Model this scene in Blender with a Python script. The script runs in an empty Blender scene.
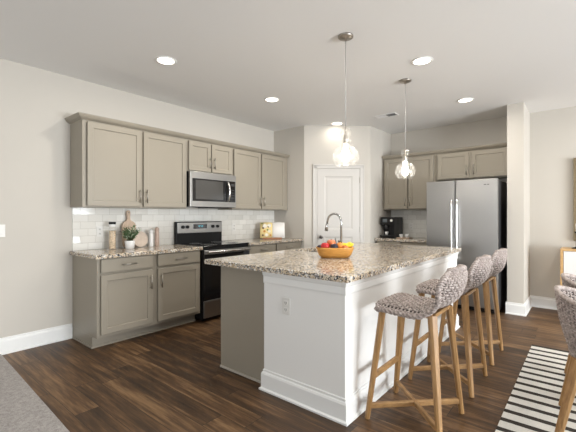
import bpy, bmesh, math, random
from mathutils import Vector, Matrix
random.seed(7)
sc = bpy.context.scene
col = sc.collection
PI = math.pi
V = Vector

# ------------------------------------------------------------------ camera
cam_d = bpy.data.cameras.new('camera'); cam = bpy.data.objects.new('camera', cam_d); col.objects.link(cam)
cam_d.sensor_width = 36.0; cam_d.lens = 361.0 / 576.0 * 36.0
cam_d.clip_start = 0.02; cam_d.clip_end = 100
cam_d.shift_y = -0.5 / 576
cam.location = (0, 0, 1.287)
cam.rotation_euler = (PI / 2, 0, math.radians(39.63) - PI / 2)
sc.camera = cam
# ------------------------------------------------------------------ view, world, window daylight and added fill
sc.view_settings.view_transform = 'Standard'; sc.view_settings.look = 'None'
sc.view_settings.gamma = 1.0; sc.view_settings.use_curve_mapping = False
sc.view_settings.exposure = 0.13
w = bpy.data.worlds.new('sky'); sc.world = w; w.use_nodes = True
bg = w.node_tree.nodes['Background']; bg.inputs[0].default_value = (0.62, 0.74, 0.95, 1); bg.inputs[1].default_value = 0.6

def area(name, loc, rot, sx, sy, power, colr, spread=180):
    d = bpy.data.lights.new(name, 'AREA'); d.shape = 'RECTANGLE'; d.size = sx; d.size_y = sy
    d.energy = power; d.color = colr; d.spread = math.radians(spread)
    o = bpy.data.objects.new(name, d); o.location = loc; o.rotation_euler = rot; col.objects.link(o)
    return o
# daylight entering through the patio window (right wall); the rear one is added
area('window_area_light', (2.4, -6.42, 1.25), (PI / 2, 0, 0), 3.9, 2.1, 295, (0.92, 0.965, 1.0))
# added fill aimed upward from the window to brighten the ceiling
area('ceiling_fill', (2.4, -6.40, 0.75), (math.radians(135), 0, 0), 3.9, 1.0, 360, (0.92, 0.965, 1.0))
area('window_area_light', (-7.92, 0.2, 1.45), (PI / 2, 0, -PI / 2), 3.0, 1.5, 135, (0.92, 0.965, 1.0))  # light for an unseen window, added to brighten faces turned towards it
CAN_STRENGTH = 6.0
BULB_STRENGTH = 42.0
CAN_W = 9.2

# ------------------------------------------------------------------ material helpers
class NT:
    def __init__(s, name):
        s.m = bpy.data.materials.new(name); s.m.use_nodes = True
        s.t = s.m.node_tree; s.b = s.t.nodes['Principled BSDF']
    def n(s, typ, **kw):
        nd = s.t.nodes.new(typ)
        for k, v in kw.items():
            if k.startswith('i_'):
                key = k[2:]
                key = int(key) if key.isdigit() else key.replace('_', ' ')
                nd.inputs[key].default_value = v
            else: setattr(nd, k, v)
        return nd
    def l(s, a, b): s.t.links.new(a, b)
    def math(s, op, a, b=None):
        nd = s.n('ShaderNodeMath', operation=op)
        for i, x in enumerate((a, b)):
            if x is None: continue
            if isinstance(x, (int, float)): nd.inputs[i].default_value = x
            else: s.l(x, nd.inputs[i])
        return nd.outputs[0]
    def ramp(s, fac, stops, const=False):
        nd = s.n('ShaderNodeValToRGB')
        if const: nd.color_ramp.interpolation = 'CONSTANT'
        e = nd.color_ramp.elements
        while len(e) < len(stops): e.new(0.5)
        for x, (p, c) in zip(e, stops): x.position = p; x.color = (*c, 1)
        s.l(fac, nd.inputs[0]); return nd.outputs[0]
    def mix(s, fac, a, b, mode='MIX'):
        nd = s.n('ShaderNodeMix', data_type='RGBA', blend_type=mode)
        for i, x in ((0, fac), (6, a), (7, b)):
            if isinstance(x, (int, float)): nd.inputs[i].default_value = x
            elif isinstance(x, tuple): nd.inputs[i].default_value = (*x, 1)
            else: s.l(x, nd.inputs[i])
        return nd.outputs[2]
    def bump(s, h, strength=0.3, dist=0.01):
        nd = s.n('ShaderNodeBump', i_Strength=strength, i_Distance=dist)
        s.l(h, nd.inputs['Height']); s.l(nd.outputs[0], s.b.inputs['Normal'])
    def obj(s, scale=(1, 1, 1), world=False):
        src = s.n('ShaderNodeNewGeometry').outputs['Position'] if world else s.n('ShaderNodeTexCoord').outputs['Object']
        mp = s.n('ShaderNodeMapping'); mp.inputs['Scale'].default_value = scale
        s.l(src, mp.inputs[0]); return mp.outputs[0]
    def noise(s, vec, scale, detail=3, rough=0.55):
        nd = s.n('ShaderNodeTexNoise', i_Scale=scale, i_Detail=detail, i_Roughness=rough)
        s.l(vec, nd.inputs['Vector']); return nd.outputs['Fac']

def P(name, c, rough=0.5, metal=0.0, spec=0.5, emit=None, es=0.0, mottling=0.0, mscale=30, bump=0.0, bscale=200, coat=0.0):
    t = NT(name); b = t.b
    b.inputs['Base Color'].default_value = (*c, 1); b.inputs['Roughness'].default_value = rough
    b.inputs['Metallic'].default_value = metal; b.inputs['Specular IOR Level'].default_value = spec
    b.inputs['Coat Weight'].default_value = coat
    if emit: b.inputs['Emission Color'].default_value = (*emit, 1); b.inputs['Emission Strength'].default_value = es
    if mottling:
        f = t.noise(t.obj(), mscale)
        lo = tuple(x * (1 - mottling) for x in c); hi = tuple(min(1, x * (1 + mottling)) for x in c)
        t.l(t.ramp(f, [(0.3, lo), (0.7, hi)]), b.inputs['Base Color'])
    if bump:
        t.bump(t.noise(t.obj(), bscale), bump, 0.002)
    return t.m

wall_paint = P('wall_paint', (0.58, 0.545, 0.49), 0.75, spec=0.25, bump=0.08, bscale=350)
ceil_paint = P('ceiling_paint', (0.84, 0.835, 0.825), 0.85, spec=0.2, bump=0.08, bscale=250)
trim_white = P('trim_white_paint', (0.84, 0.84, 0.825), 0.35, spec=0.4)
island_white = P('island_white_paint', (0.84, 0.835, 0.815), 0.5, spec=0.3)
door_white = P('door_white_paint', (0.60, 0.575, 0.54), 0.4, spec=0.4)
cab_paint = P('cabinet_taupe_paint', (0.315, 0.281, 0.226), 0.35, spec=0.4)
cab_dark = P('cabinet_inside', (0.05, 0.045, 0.04), 0.7)
nickel = P('brushed_nickel', (0.42, 0.39, 0.35), 0.32, 1.0)
chrome = P('chrome', (0.52, 0.52, 0.52), 0.15, 1.0)
black_gloss = P('black_glass', (0.008, 0.008, 0.009), 0.07, spec=0.6)
black_plastic = P('black_plastic', (0.006, 0.006, 0.0065), 0.35, spec=0.35)
black_matte = P('black_enamel', (0.007, 0.007, 0.0075), 0.4, spec=0.25)
white_ceramic = P('white_ceramic', (0.82, 0.81, 0.80), 0.25)
white_plastic = P('white_plastic', (0.76, 0.745, 0.71), 0.4)
dark_slot = P('dark_slot', (0.03, 0.03, 0.03), 0.6)

def steel(name, base, axis):
    t = NT(name); t.b.inputs['Metallic'].default_value = 1.0
    sc_ = {'z': (4, 4, 260), 'y': (4, 260, 4), 'x': (260, 4, 4), 'h': (3, 3, 300)}[axis]
    f = t.noise(t.obj(sc_), 3.0, 2)
    t.l(t.ramp(f, [(0.3, tuple(x * 0.93 for x in base)), (0.7, base)]), t.b.inputs['Base Color'])
    r = t.n('ShaderNodeMapRange', i_3=0.32, i_4=0.42); t.l(f, r.inputs[0]); t.l(r.outputs[0], t.b.inputs['Roughness'])
    t.b.inputs['Anisotropic'].default_value = 0.4
    return t.m
stainless = steel('stainless_steel', (0.36, 0.352, 0.34), 'h')
steel_side = P('steel_grey_side', (0.30, 0.30, 0.30), 0.4, 0.6)
steel_bright = P('polished_steel', (0.78, 0.77, 0.75), 0.22, 1.0)

def wood(name, dark, light, rough=0.45, grain=(1, 1, 1), scale=14):
    t = NT(name)
    v = t.obj(grain)
    f = t.noise(v, scale, 5, 0.6)
    t.l(t.ramp(f, [(0.3, dark), (0.7, light)]), t.b.inputs['Base Color'])
    t.b.inputs['Roughness'].default_value = rough
    t.bump(f, 0.15, 0.002)
    return t.m
oak_leg = wood('oak_leg', (0.22, 0.115, 0.040), (0.42, 0.24, 0.095), 0.45, (9, 9, 0.9), 5)
oak_rail = wood('oak_rail', (0.22, 0.118, 0.042), (0.42, 0.24, 0.095), 0.45, (3, 3, 9), 5)
oak_frame = wood('oak_console', (0.52, 0.31, 0.12), (0.66, 0.42, 0.19), 0.45, (2, 2, 5), 6)
board_wood = wood('board_beech', (0.50, 0.36, 0.26), (0.62, 0.47, 0.35), 0.5, (8, 2, 2), 8)
board_pale = wood('board_pale', (0.52, 0.42, 0.34), (0.64, 0.54, 0.45), 0.5, (2, 8, 2), 8)
bowl_wood = wood('bowl_wood', (0.46, 0.20, 0.035), (0.66, 0.33, 0.08), 0.35, (2, 2, 10), 7)
stand_wood = wood('stand_wood', (0.30, 0.13, 0.06), (0.42, 0.2, 0.1), 0.5)
mill_wood = P('mill_wood', (0.46, 0.34, 0.28), 0.4, mottling=0.15)

def floor_mat():
    t = NT('floor_planks')
    pos = t.n('ShaderNodeNewGeometry').outputs['Position']
    sp = t.n('ShaderNodeSeparateXYZ'); t.l(pos, sp.inputs[0]); x, y = sp.outputs[0], sp.outputs[1]
    W, L = 0.152, 1.22
    cx = t.math('DIVIDE', x, W); ci = t.math('FLOOR', cx); fx = t.math('FRACT', cx)
    wn = t.n('ShaderNodeTexWhiteNoise', noise_dimensions='1D'); t.l(ci, wn.inputs['W'])
    cy = t.math('ADD', t.math('DIVIDE', y, L), wn.outputs['Value']); cj = t.math('FLOOR', cy); fy = t.math('FRACT', cy)
    cb = t.n('ShaderNodeCombineXYZ'); t.l(ci, cb.inputs[0]); t.l(cj, cb.inputs[1])
    wn2 = t.n('ShaderNodeTexWhiteNoise', noise_dimensions='2D'); t.l(cb.outputs[0], wn2.inputs['Vector'])
    rnd = wn2.outputs['Value']
    # grain: shifted per plank, stretched along the plank
    sh = t.n('ShaderNodeVectorMath', operation='ADD'); t.l(pos, sh.inputs[0])
    mul = t.n('ShaderNodeVectorMath', operation='SCALE'); t.l(wn2.outputs['Color'], mul.inputs[0]); mul.inputs['Scale'].default_value = 13.0
    t.l(mul.outputs[0], sh.inputs[1])
    mp = t.n('ShaderNodeMapping'); mp.inputs['Scale'].default_value = (16, 1.3, 1); t.l(sh.outputs[0], mp.inputs[0])
    g1 = t.noise(mp.outputs[0], 1.6, 6, 0.62)
    mp2 = t.n('ShaderNodeMapping'); mp2.inputs['Scale'].default_value = (60, 2.5, 1); t.l(sh.outputs[0], mp2.inputs[0])
    g2 = t.noise(mp2.outputs[0], 2.0, 3, 0.5)
    tone = t.math('ADD', t.math('MULTIPLY', g1, 0.95), t.math('ADD', t.math('MULTIPLY', rnd, 0.20), t.math('MULTIPLY', g2, 0.22)))
    c = t.ramp(tone, [(0.42, (0.020, 0.0095, 0.0036)), (0.58, (0.052, 0.0255, 0.0098)), (0.72, (0.108, 0.055, 0.0225)), (0.92, (0.25, 0.145, 0.068))])
    # seams
    ex = t.math('MINIMUM', fx, t.math('SUBTRACT', 1.0, fx)); ey = t.math('MINIMUM', fy, t.math('SUBTRACT', 1.0, fy))
    sx = t.math('LESS_THAN', ex, 0.010); sy = t.math('LESS_THAN', ey, 0.0016)
    seam = t.math('MAXIMUM', sx, sy)
    t.l(t.mix(seam, c, (0.012, 0.008, 0.005)), t.b.inputs['Base Color'])
    r = t.n('ShaderNodeMapRange', i_3=0.42, i_4=0.58); t.l(g1, r.inputs[0]); t.l(r.outputs[0], t.b.inputs['Roughness'])
    t.bump(t.math('SUBTRACT', t.math('MULTIPLY', g2, 0.4), seam), 0.2, 0.002)
    return t.m
floor_m = floor_mat()

def granite_mat():
    t = NT('speckled_granite')
    v = t.obj()
    big = t.noise(v, 9.0, 4, 0.6)
    base = t.ramp(big, [(0.35, (0.52, 0.40, 0.27)), (0.55, (0.64, 0.53, 0.395)), (0.7, (0.70, 0.62, 0.50))])
    vo = t.n('ShaderNodeTexVoronoi', i_Scale=98.0, i_Randomness=1.0); t.l(v, vo.inputs['Vector'])
    s1 = t.n('ShaderNodeSeparateColor'); t.l(vo.outputs['Color'], s1.inputs[0])
    c = t.mix(t.math('LESS_THAN', s1.outputs[0], 0.17), base, (0.04, 0.037, 0.036))
    c = t.mix(t.math('GREATER_THAN', s1.outputs[0], 0.80), c, (0.76, 0.735, 0.69))
    c = t.mix(t.math('LESS_THAN', s1.outputs[1], 0.20), c, (0.27, 0.255, 0.25))
    vo2 = t.n('ShaderNodeTexVoronoi', i_Scale=185.0); t.l(v, vo2.inputs['Vector'])
    s2 = t.n('ShaderNodeSeparateColor'); t.l(vo2.outputs['Color'], s2.inputs[0])
    c = t.mix(t.math('LESS_THAN', s2.outputs[1], 0.10), c, (0.03, 0.028, 0.028))
    t.l(c, t.b.inputs['Base Color']); t.b.inputs['Roughness'].default_value = 0.13
    t.b.inputs['Specular IOR Level'].default_value = 0.5
    return t.m
granite = granite_mat()

def tile_mat(axis):      # glossy handmade subway tile, each tile set at its own slight tilt
    t = NT('subway_tile_' + axis)
    geo = t.n('ShaderNodeNewGeometry')
    sp = t.n('ShaderNodeSeparateXYZ'); t.l(geo.outputs['Position'], sp.inputs[0])
    a = sp.outputs[0] if axis == 'x' else sp.outputs[1]
    rz = t.math('DIVIDE', t.math('SUBTRACT', sp.outputs[2], 0.914), 0.0763); ri = t.math('FLOOR', rz); fz = t.math('FRACT', rz)
    half = t.math('MULTIPLY', t.math('MODULO', ri, 2.0), 0.5)
    ax = t.math('ADD', t.math('DIVIDE', t.math('SUBTRACT', a, 1.48), 0.1525), half); ai = t.math('FLOOR', ax); fa = t.math('FRACT', ax)
    cb = t.n('ShaderNodeCombineXYZ'); t.l(ai, cb.inputs[0]); t.l(ri, cb.inputs[1])
    wn = t.n('ShaderNodeTexWhiteNoise', noise_dimensions='2D'); t.l(cb.outputs[0], wn.inputs['Vector'])
    sub = t.n('ShaderNodeVectorMath', operation='SUBTRACT'); t.l(wn.outputs['Color'], sub.inputs[0]); sub.inputs[1].default_value = (0.5, 0.5, 0.5)
    scl = t.n('ShaderNodeVectorMath', operation='SCALE'); t.l(sub.outputs[0], scl.inputs[0]); scl.inputs['Scale'].default_value = 0.15
    ad = t.n('ShaderNodeVectorMath', operation='ADD'); t.l(geo.outputs['Normal'], ad.inputs[0]); t.l(scl.outputs[0], ad.inputs[1])
    nm = t.n('ShaderNodeVectorMath', operation='NORMALIZE'); t.l(ad.outputs[0], nm.inputs[0])
    ea = t.math('MULTIPLY', t.math('MINIMUM', fa, t.math('SUBTRACT', 1.0, fa)), 0.1525)
    ez = t.math('MULTIPLY', t.math('MINIMUM', fz, t.math('SUBTRACT', 1.0, fz)), 0.0763)
    g = t.math('LESS_THAN', t.math('MINIMUM', ea, ez), 0.0016)
    c = t.ramp(wn.outputs['Value'], [(0.0, (0.70, 0.68, 0.63)), (1.0, (0.80, 0.785, 0.74))])
    t.l(t.mix(g, c, (0.50, 0.475, 0.43)), t.b.inputs['Base Color'])
    t.l(t.math('ADD', t.math('MULTIPLY', g, 0.6), 0.10), t.b.inputs['Roughness'])
    bp = t.n('ShaderNodeBump', i_Strength=0.35, i_Distance=0.002); t.l(t.math('SUBTRACT', 1.0, g), bp.inputs['Height']); t.l(nm.outputs[0], bp.inputs['Normal'])
    t.l(bp.outputs[0], t.b.inputs['Normal'])
    return t.m

def rug_mat():
    t = NT('striped_rug_weave')
    sp = t.n('ShaderNodeSeparateXYZ'); t.l(t.n('ShaderNodeNewGeometry').outputs['Position'], sp.inputs[0])
    n = t.noise(t.obj(world=True), 60, 2)
    xs = t.math('ADD', sp.outputs[0], t.math('MULTIPLY', t.math('SUBTRACT', n, 0.5), 0.006))
    f = t.math('FRACT', t.math('DIVIDE', t.math('SUBTRACT', 4.302, xs), 0.1285))
    dark = t.math('LESS_THAN', f, 0.36)
    fine = t.noise(t.obj((1, 1, 1), True), 320, 2)
    cream = t.ramp(fine, [(0.3, (0.60, 0.58, 0.53)), (0.7, (0.74, 0.72, 0.67))])
    t.l(t.mix(dark, cream, (0.055, 0.048, 0.042)), t.b.inputs['Base Color'])
    t.b.inputs['Roughness'].default_value = 0.95; t.b.inputs['Specular IOR Level'].default_value = 0.1
    t.bump(fine, 0.5, 0.003); return t.m

def carpet_mat():
    t = NT('carpet_pile')
    v = t.obj(world=True)
    f = t.noise(v, 190, 3, 0.7); g = t.noise(v, 45, 3, 0.6)
    s = t.math('ADD', t.math('MULTIPLY', f, 0.6), t.math('MULTIPLY', g, 0.4))
    t.l(t.ramp(s, [(0.35, (0.27, 0.25, 0.24)), (0.5, (0.42, 0.395, 0.38)), (0.65, (0.55, 0.525, 0.505))]), t.b.inputs['Base Color'])
    t.b.inputs['Roughness'].default_value = 1.0; t.b.inputs['Specular IOR Level'].default_value = 0.05
    t.bump(f, 0.8, 0.006); return t.m

def glass_mat():
    t = NT('clear_glass')
    out = t.t.nodes['Material Output']; t.t.nodes.remove(t.b)
    tr = t.n('ShaderNodeBsdfTransparent'); tr.inputs[0].default_value = (0.985, 0.985, 0.98, 1)
    gl = t.n('ShaderNodeBsdfGlossy'); gl.inputs['Roughness'].default_value = 0.14; gl.inputs[0].default_value = (1, 1, 1, 1)
    lw = t.n('ShaderNodeLayerWeight', i_Blend=0.32)
    mx = t.n('ShaderNodeMixShader'); fac = t.math('ADD', t.math('MULTIPLY', lw.outputs['Facing'], 0.24), 0.012)
    t.l(fac, mx.inputs[0]); t.l(tr.outputs[0], mx.inputs[1]); t.l(gl.outputs[0], mx.inputs[2])
    tl = t.n('ShaderNodeBsdfTranslucent'); tl.inputs[0].default_value = (1, 1, 1, 1)
    m2 = t.n('ShaderNodeMixShader'); m2.inputs[0].default_value = 0.018
    t.l(mx.outputs[0], m2.inputs[1]); t.l(tl.outputs[0], m2.inputs[2]); t.l(m2.outputs[0], out.inputs[0]); return t.m
glass = glass_mat()

def wicker_mat():
    t = NT('wicker_strand')
    f = t.noise(t.obj(), 70, 2)
    t.l(t.ramp(f, [(0.3, (0.20, 0.16, 0.145)), (0.52, (0.36, 0.305, 0.28)), (0.75, (0.50, 0.44, 0.41))]), t.b.inputs['Base Color'])
    t.b.inputs['Roughness'].default_value = 0.65; return t.m
wicker = wicker_mat()
wicker_dark = P('wicker_core', (0.022, 0.015, 0.013), 0.9)
bulb_m = P('lit_bulb', (1, 1, 1), 0.5, emit=(1.0, 0.92, 0.82), es=BULB_STRENGTH)
can_m = P('lit_downlight', (1, 1, 1), 0.5, emit=(1.0, 0.90, 0.76), es=CAN_STRENGTH)

# ------------------------------------------------------------------ mesh helpers
class MB:
    def __init__(s, mat4=None): s.bm = bmesh.new(); s.M = mat4 or Matrix.Identity(4)
    def v(s, p): return s.bm.verts.new(s.M @ V(p))
    def face(s, vs, mi=0):
        try:
            f = s.bm.faces.new(vs); f.material_index = mi; return f
        except ValueError: return None
    def box(s, x0, x1, y0, y1, z0, z1, bev=0.0, mi=0):
        if bev > 0:
            tmp = bmesh.new()
            bmesh.ops.create_cube(tmp, size=1.0)
            for q in tmp.verts: q.co = V(((x0 + x1) / 2 + q.co.x * (x1 - x0), (y0 + y1) / 2 + q.co.y * (y1 - y0), (z0 + z1) / 2 + q.co.z * (z1 - z0)))
            bmesh.ops.bevel(tmp, geom=list(tmp.edges), offset=bev, segments=2, affect='EDGES', profile=0.5)
            s.absorb(tmp, mi); return s
        vs = [s.v((x, y, z)) for z in (z0, z1) for y in (y0, y1) for x in (x0, x1)]
        for f in ((0, 2, 3, 1), (4, 5, 7, 6), (0, 1, 5, 4), (2, 6, 7, 3), (0, 4, 6, 2), (1, 3, 7, 5)): s.face([vs[i] for i in f], mi)
        return s
    def absorb(s, tmp, mi=0):
        mp = {q: s.v(q.co) for q in tmp.verts}
        for f in tmp.faces:
            g = s.face([mp[q] for q in f.verts], mi)
            if g: g.smooth = f.smooth
        tmp.free()
    def prism(s, pts, z0, z1, mi=0):     # plan polygon extruded in z
        a = [s.v((x, y, z0)) for x, y in pts]; b = [s.v((x, y, z1)) for x, y in pts]
        n = len(pts); s.face(a[::-1], mi); s.face(b, mi)
        for i in range(n): s.face([a[i], a[(i + 1) % n], b[(i + 1) % n], b[i]], mi)
        return s
    def sweep(s, prof, path, mi=0):      # profile [(out, z)] swept along plan path [(x, y, nx, ny)]
        rings = [[s.v((x + o * nx, y + o * ny, z)) for o, z in prof] for x, y, nx, ny in path]
        n = len(prof)
        for r0, r1 in zip(rings, rings[1:]):
            for i in range(n): s.face([r0[i], r1[i], r1[(i + 1) % n], r0[(i + 1) % n]], mi)
        s.face(rings[0][::-1], mi); s.face(rings[-1], mi); return s
    def lathe(s, prof, n=24, c=(0, 0, 0), mi=0, cap0=True, cap1=True, sx=1, sy=1, smooth=True):
        rings = []
        for r, z in prof:
            rings.append([s.v((c[0] + sx * r * math.cos(2 * PI * i / n), c[1] + sy * r * math.sin(2 * PI * i / n), c[2] + z)) for i in range(n)])
        for a, b in zip(rings, rings[1:]):
            for i in range(n):
                f = s.face([a[i], a[(i + 1) % n], b[(i + 1) % n], b[i]], mi)
                if f: f.smooth = smooth
        if cap0: s.face(rings[0][::-1], mi)
        if cap1: s.face(rings[-1], mi)
        return s
    def tube(s, pts, r, n=10, mi=0, caps=True, flat=1.0):
        pts = [V(p) for p in pts]; m = len(pts)
        rs = r if isinstance(r, (list, tuple)) else [r] * m
        tg = [(pts[min(i + 1, m - 1)] - pts[max(i - 1, 0)]).normalized() for i in range(m)]
        up = V((0, 0, 1)) if abs(tg[0].z) < 0.9 else V((1, 0, 0))
        nrm = (up - tg[0] * up.dot(tg[0])).normalized(); rings = []
        for i in range(m):
            nrm = (nrm - tg[i] * nrm.dot(tg[i])).normalized(); bi = tg[i].cross(nrm)
            rings.append([s.v(pts[i] + (nrm * math.cos(2 * PI * k / n) * flat + bi * math.sin(2 * PI * k / n)) * rs[i]) for k in range(n)])
        for a, b in zip(rings, rings[1:]):
            for k in range(n):
                f = s.face([a[k], a[(k + 1) % n], b[(k + 1) % n], b[k]], mi)
                if f: f.smooth = True
        if caps: s.face(rings[0][::-1], mi); s.face(rings[-1], mi)
        return s
    def bar(s, a, b, w0, d0, w1=None, d1=None, side=(1, 0, 0), mi=0, ch=0.18):     # tapered bar with chamfered corners; side = rough direction of its width
        a, b = V(a), V(b); w1 = w1 or w0; d1 = d1 or d0
        t = (b - a).normalized(); x = V(side); x = (x - t * x.dot(t)).normalized(); y = t.cross(x)
        rings = []
        for p, ww, dd in ((a, w0, d0), (b, w1, d1)):
            k = ch * min(ww, dd); hw, hd = ww / 2, dd / 2
            q = [(hw, hd - k), (hw - k, hd), (-hw + k, hd), (-hw, hd - k), (-hw, -hd + k), (-hw + k, -hd), (hw - k, -hd), (hw, -hd + k)]
            rings.append([s.v(p + x * u + y * v_) for u, v_ in q])
        for k in range(8): s.face([rings[0][k], rings[0][(k + 1) % 8], rings[1][(k + 1) % 8], rings[1][k]], mi)
        s.face(rings[0][::-1], mi); s.face(rings[1], mi); return s
    def sphere(s, c, r, sx=1, sy=1, sz=1, u=16, v_=10, mi=0):
        tmp = bmesh.new(); bmesh.ops.create_uvsphere(tmp, u_segments=u, v_segments=v_, radius=r)
        for q in tmp.verts: q.co = V((c[0] + q.co.x * sx, c[1] + q.co.y * sy, c[2] + q.co.z * sz))
        for f in tmp.faces: f.smooth = True
        s.absorb(tmp, mi); return s
    def build(s, name, mats, parent=None, label=None, smooth=None):
        if parent is not None and s.M == Matrix.Identity(4) and not getattr(s, 'local', False):
            off = V(parent_loc(parent))
            if parent.rotation_euler.z == 0:
                for q in s.bm.verts: q.co -= off
        bmesh.ops.recalc_face_normals(s.bm, faces=s.bm.faces)
        me = bpy.data.meshes.new(name); s.bm.to_mesh(me); s.bm.free()
        for m in (mats if isinstance(mats, (list, tuple)) else [mats]): me.materials.append(m)
        o = bpy.data.objects.new(name, me); col.objects.link(o)
        if parent is not None: o.parent = parent
        if label: o['label'] = label
        return o
def parent_loc(p):
    q = V((0, 0, 0))
    while p is not None: q += V(p.location); p = p.parent
    return q
def local():
    m = MB(); m.local = True; return m
def thing(name, loc, label, cat, group=None, rz=0.0):
    o = bpy.data.objects.new(name, None); o.location = loc; o.rotation_euler = (0, 0, rz); o.empty_display_size = 0.05; col.objects.link(o)
    return tag(o, label, cat, group)
def tag(o, label, cat, group=None, kind=None):
    o['label'] = label; o['category'] = cat
    if group: o['group'] = group
    if kind: o['kind'] = kind
    return o
def struct(o, label=None):
    o['kind'] = 'structure'
    if label: o['label'] = label
    return o
def copy_tree(o, parent=None):
    c = o.copy(); col.objects.link(c)
    if parent is not None: c.parent = parent
    for ch in list(o.children): copy_tree(ch, c)
    return c
# frame of a cabinet front: (along, out, up) -> world
def FL(p): return (p[0], 3.86 - p[1], p[2])

# ================================================================== THE SETTING
H = 2.743; YW = 4.18; XB = 6.15; YR = -6.5; XF = -8.0
struct(MB().box(XF, XB + .15, YR, YW + .15, -0.1, 0.0).build('floor', floor_m), 'dark brown wood plank floor')
struct(MB().box(XF - .15, XB + .15, YR - .15, YW + .15, H, H + 0.1).build('ceiling', ceil_paint))
struct(MB().box(XF, XB + .15, YW, YW + .15, 0, H).build('wall_left', wall_paint))
struct(MB().box(XB, XB + .15, YR, 2.70, 0, H).build('wall_back', wall_paint))
PP = V((4.66, 3.52)); QQ = V((5.39, 2.72))
struct(MB().prism([(4.66, YW), (4.66, 3.52), (5.39, 2.72), (XB + .15, 2.70), (XB + .15, YW)], 0, H).build('wall_pantry', wall_paint))
struct(MB().box(5.50, XB, 0.625, 0.81, 0, H).build('wall_stub', wall_paint))
m = MB()
for a in ((XF, 0.4, 0, H), (4.4, XB + .15, 0, H), (0.4, 4.4, 2.35, H), (0.4, 4.4, 0, 0.15)): m.box(a[0], a[1], YR - .15, YR, a[2], a[3])
struct(m.build('wall_right', wall_paint))
m = MB()
for a in ((YR, -1.4, 0, H), (1.8, YW + .15, 0, H), (-1.4, 1.8, 2.25, H), (-1.4, 1.8, 0, 0.65)): m.box(XF - .15, XF, a[0], a[1], a[2], a[3])
struct(m.build('wall_front', wall_paint))
m = MB()
for x in (0.4, 1.7, 3.03, 4.34): m.box(x, x + .06, YR - .09, YR - .03, .15, 2.35)
for z in (.15, 2.29): m.box(0.4, 4.4, YR - .09, YR - .03, z, z + .06)
struct(m.build('window_1', trim_white))
m = MB()
for y in (-1.4, 0.17, 1.74): m.box(XF - .09, XF - .03, y, y + .06, .65, 2.25)
for z in (.65, 1.42, 2.19): m.box(XF - .09, XF - .03, -1.4, 1.8, z, z + .06)
struct(m.build('added_window', trim_white))  # unseen window added behind the camera to light the faces opposite

BBP = [(0, 0), (0.028, 0), (0.028, 0.012), (0.016, 0.02), (0.016, 0.115), (0.012, 0.128), (0.006, 0.134), (0.006, 0.148), (0, 0.152)]
struct(MB().sweep(BBP, [(XF, YW, 0, -1), (1.478, YW, 0, -1)]).build('baseboard_left', trim_white))
struct(MB().sweep(BBP, [(5.50, 0.825, -1, 0), (5.50, 0.625, -1, -1), (XB, 0.625, -1, -1), (XB, YR, -1, 0)]).build('baseboard_back', trim_white))
nw = V((-(PP - QQ).y, (PP - QQ).x)).normalized()
if nw.dot(V((-1, -1))) < 0: nw = -nw
dw = (QQ - PP).normalized()
m = MB()
for a, b in ((0.0, 0.138), (0.977, (QQ - PP).length)):
    p, q = PP + dw * a, PP + dw * b
    m.sweep(BBP, [(p.x, p.y, nw.x, nw.y), (q.x, q.y, nw.x, nw.y)])
struct(m.build('baseboard_pantry', trim_white))

# pantry door in the angled wall: (along, out, up) in the wall's own frame
MW = Matrix(((dw.x, nw.x, 0, PP.x), (dw.y, nw.y, 0, PP.y), (0, 0, 1, 0), (0, 0, 0, 1)))
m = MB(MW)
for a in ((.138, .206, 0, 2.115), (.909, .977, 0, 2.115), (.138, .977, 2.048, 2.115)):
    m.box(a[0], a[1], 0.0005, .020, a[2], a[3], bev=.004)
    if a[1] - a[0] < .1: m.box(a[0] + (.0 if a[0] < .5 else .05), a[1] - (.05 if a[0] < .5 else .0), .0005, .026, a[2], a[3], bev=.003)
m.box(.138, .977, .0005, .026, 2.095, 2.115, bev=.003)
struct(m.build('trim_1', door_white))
door = bpy.data.objects.new('door_1', None); col.objects.link(door); struct(door, 'white two panel pantry door in the angled wall')
def recess(mb, w0, w1, z0, z1, o, dep, bev):       # sunk moulded panel: bevel ring then flat field
    r = [[(w0, o, z0), (w1, o, z0), (w1, o, z1), (w0, o, z1)], [(w0 + bev, o - dep, z0 + bev), (w1 - bev, o - dep, z0 + bev), (w1 - bev, o - dep, z1 - bev), (w0 + bev, o - dep, z1 - bev)]]
    a = [mb.v(p) for p in r[0]]; b = [mb.v(p) for p in r[1]]
    for i in range(4): mb.face([a[i], a[(i + 1) % 4], b[(i + 1) % 4], b[i]])
    mb.face(b)
    return a
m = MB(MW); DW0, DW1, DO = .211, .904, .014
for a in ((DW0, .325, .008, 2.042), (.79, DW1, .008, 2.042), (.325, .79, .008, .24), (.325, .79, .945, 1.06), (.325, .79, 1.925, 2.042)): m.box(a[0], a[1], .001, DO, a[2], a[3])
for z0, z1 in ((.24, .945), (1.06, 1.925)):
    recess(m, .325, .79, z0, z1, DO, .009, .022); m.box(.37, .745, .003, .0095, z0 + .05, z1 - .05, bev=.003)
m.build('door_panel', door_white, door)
m = MB(MW); m.tube([(.268, DO, .94), (.268, DO + .012, .94)], .026, 16); m.tube([(.268, DO, .94), (.268, DO + .045, .94)], .010, 10); m.sphere((.268, DO + .055, .94), .027, sy=.75)
m.build('door_knob', P('dark_nickel', (0.16, 0.15, 0.14), .3, 1.0), door, 'dark metal knob')
for z in (0.28, 1.06, 1.86):
    MB(MW).box(.9, .912, DO - .002, DO + .012, z - .045, z + .045, bev=.002).build('hinge', nickel, door)

# tile backsplashes
struct(MB().box(1.48, 4.66, 4.170, YW - .0005, .914, 1.372).build('backsplash_left', tile_mat('x')), 'white glossy subway tile backsplash behind the range')
struct(MB().box(6.14, XB - .0005, 1.80, 2.69, .914, 1.39).build('backsplash_back', tile_mat('y')))

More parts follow.
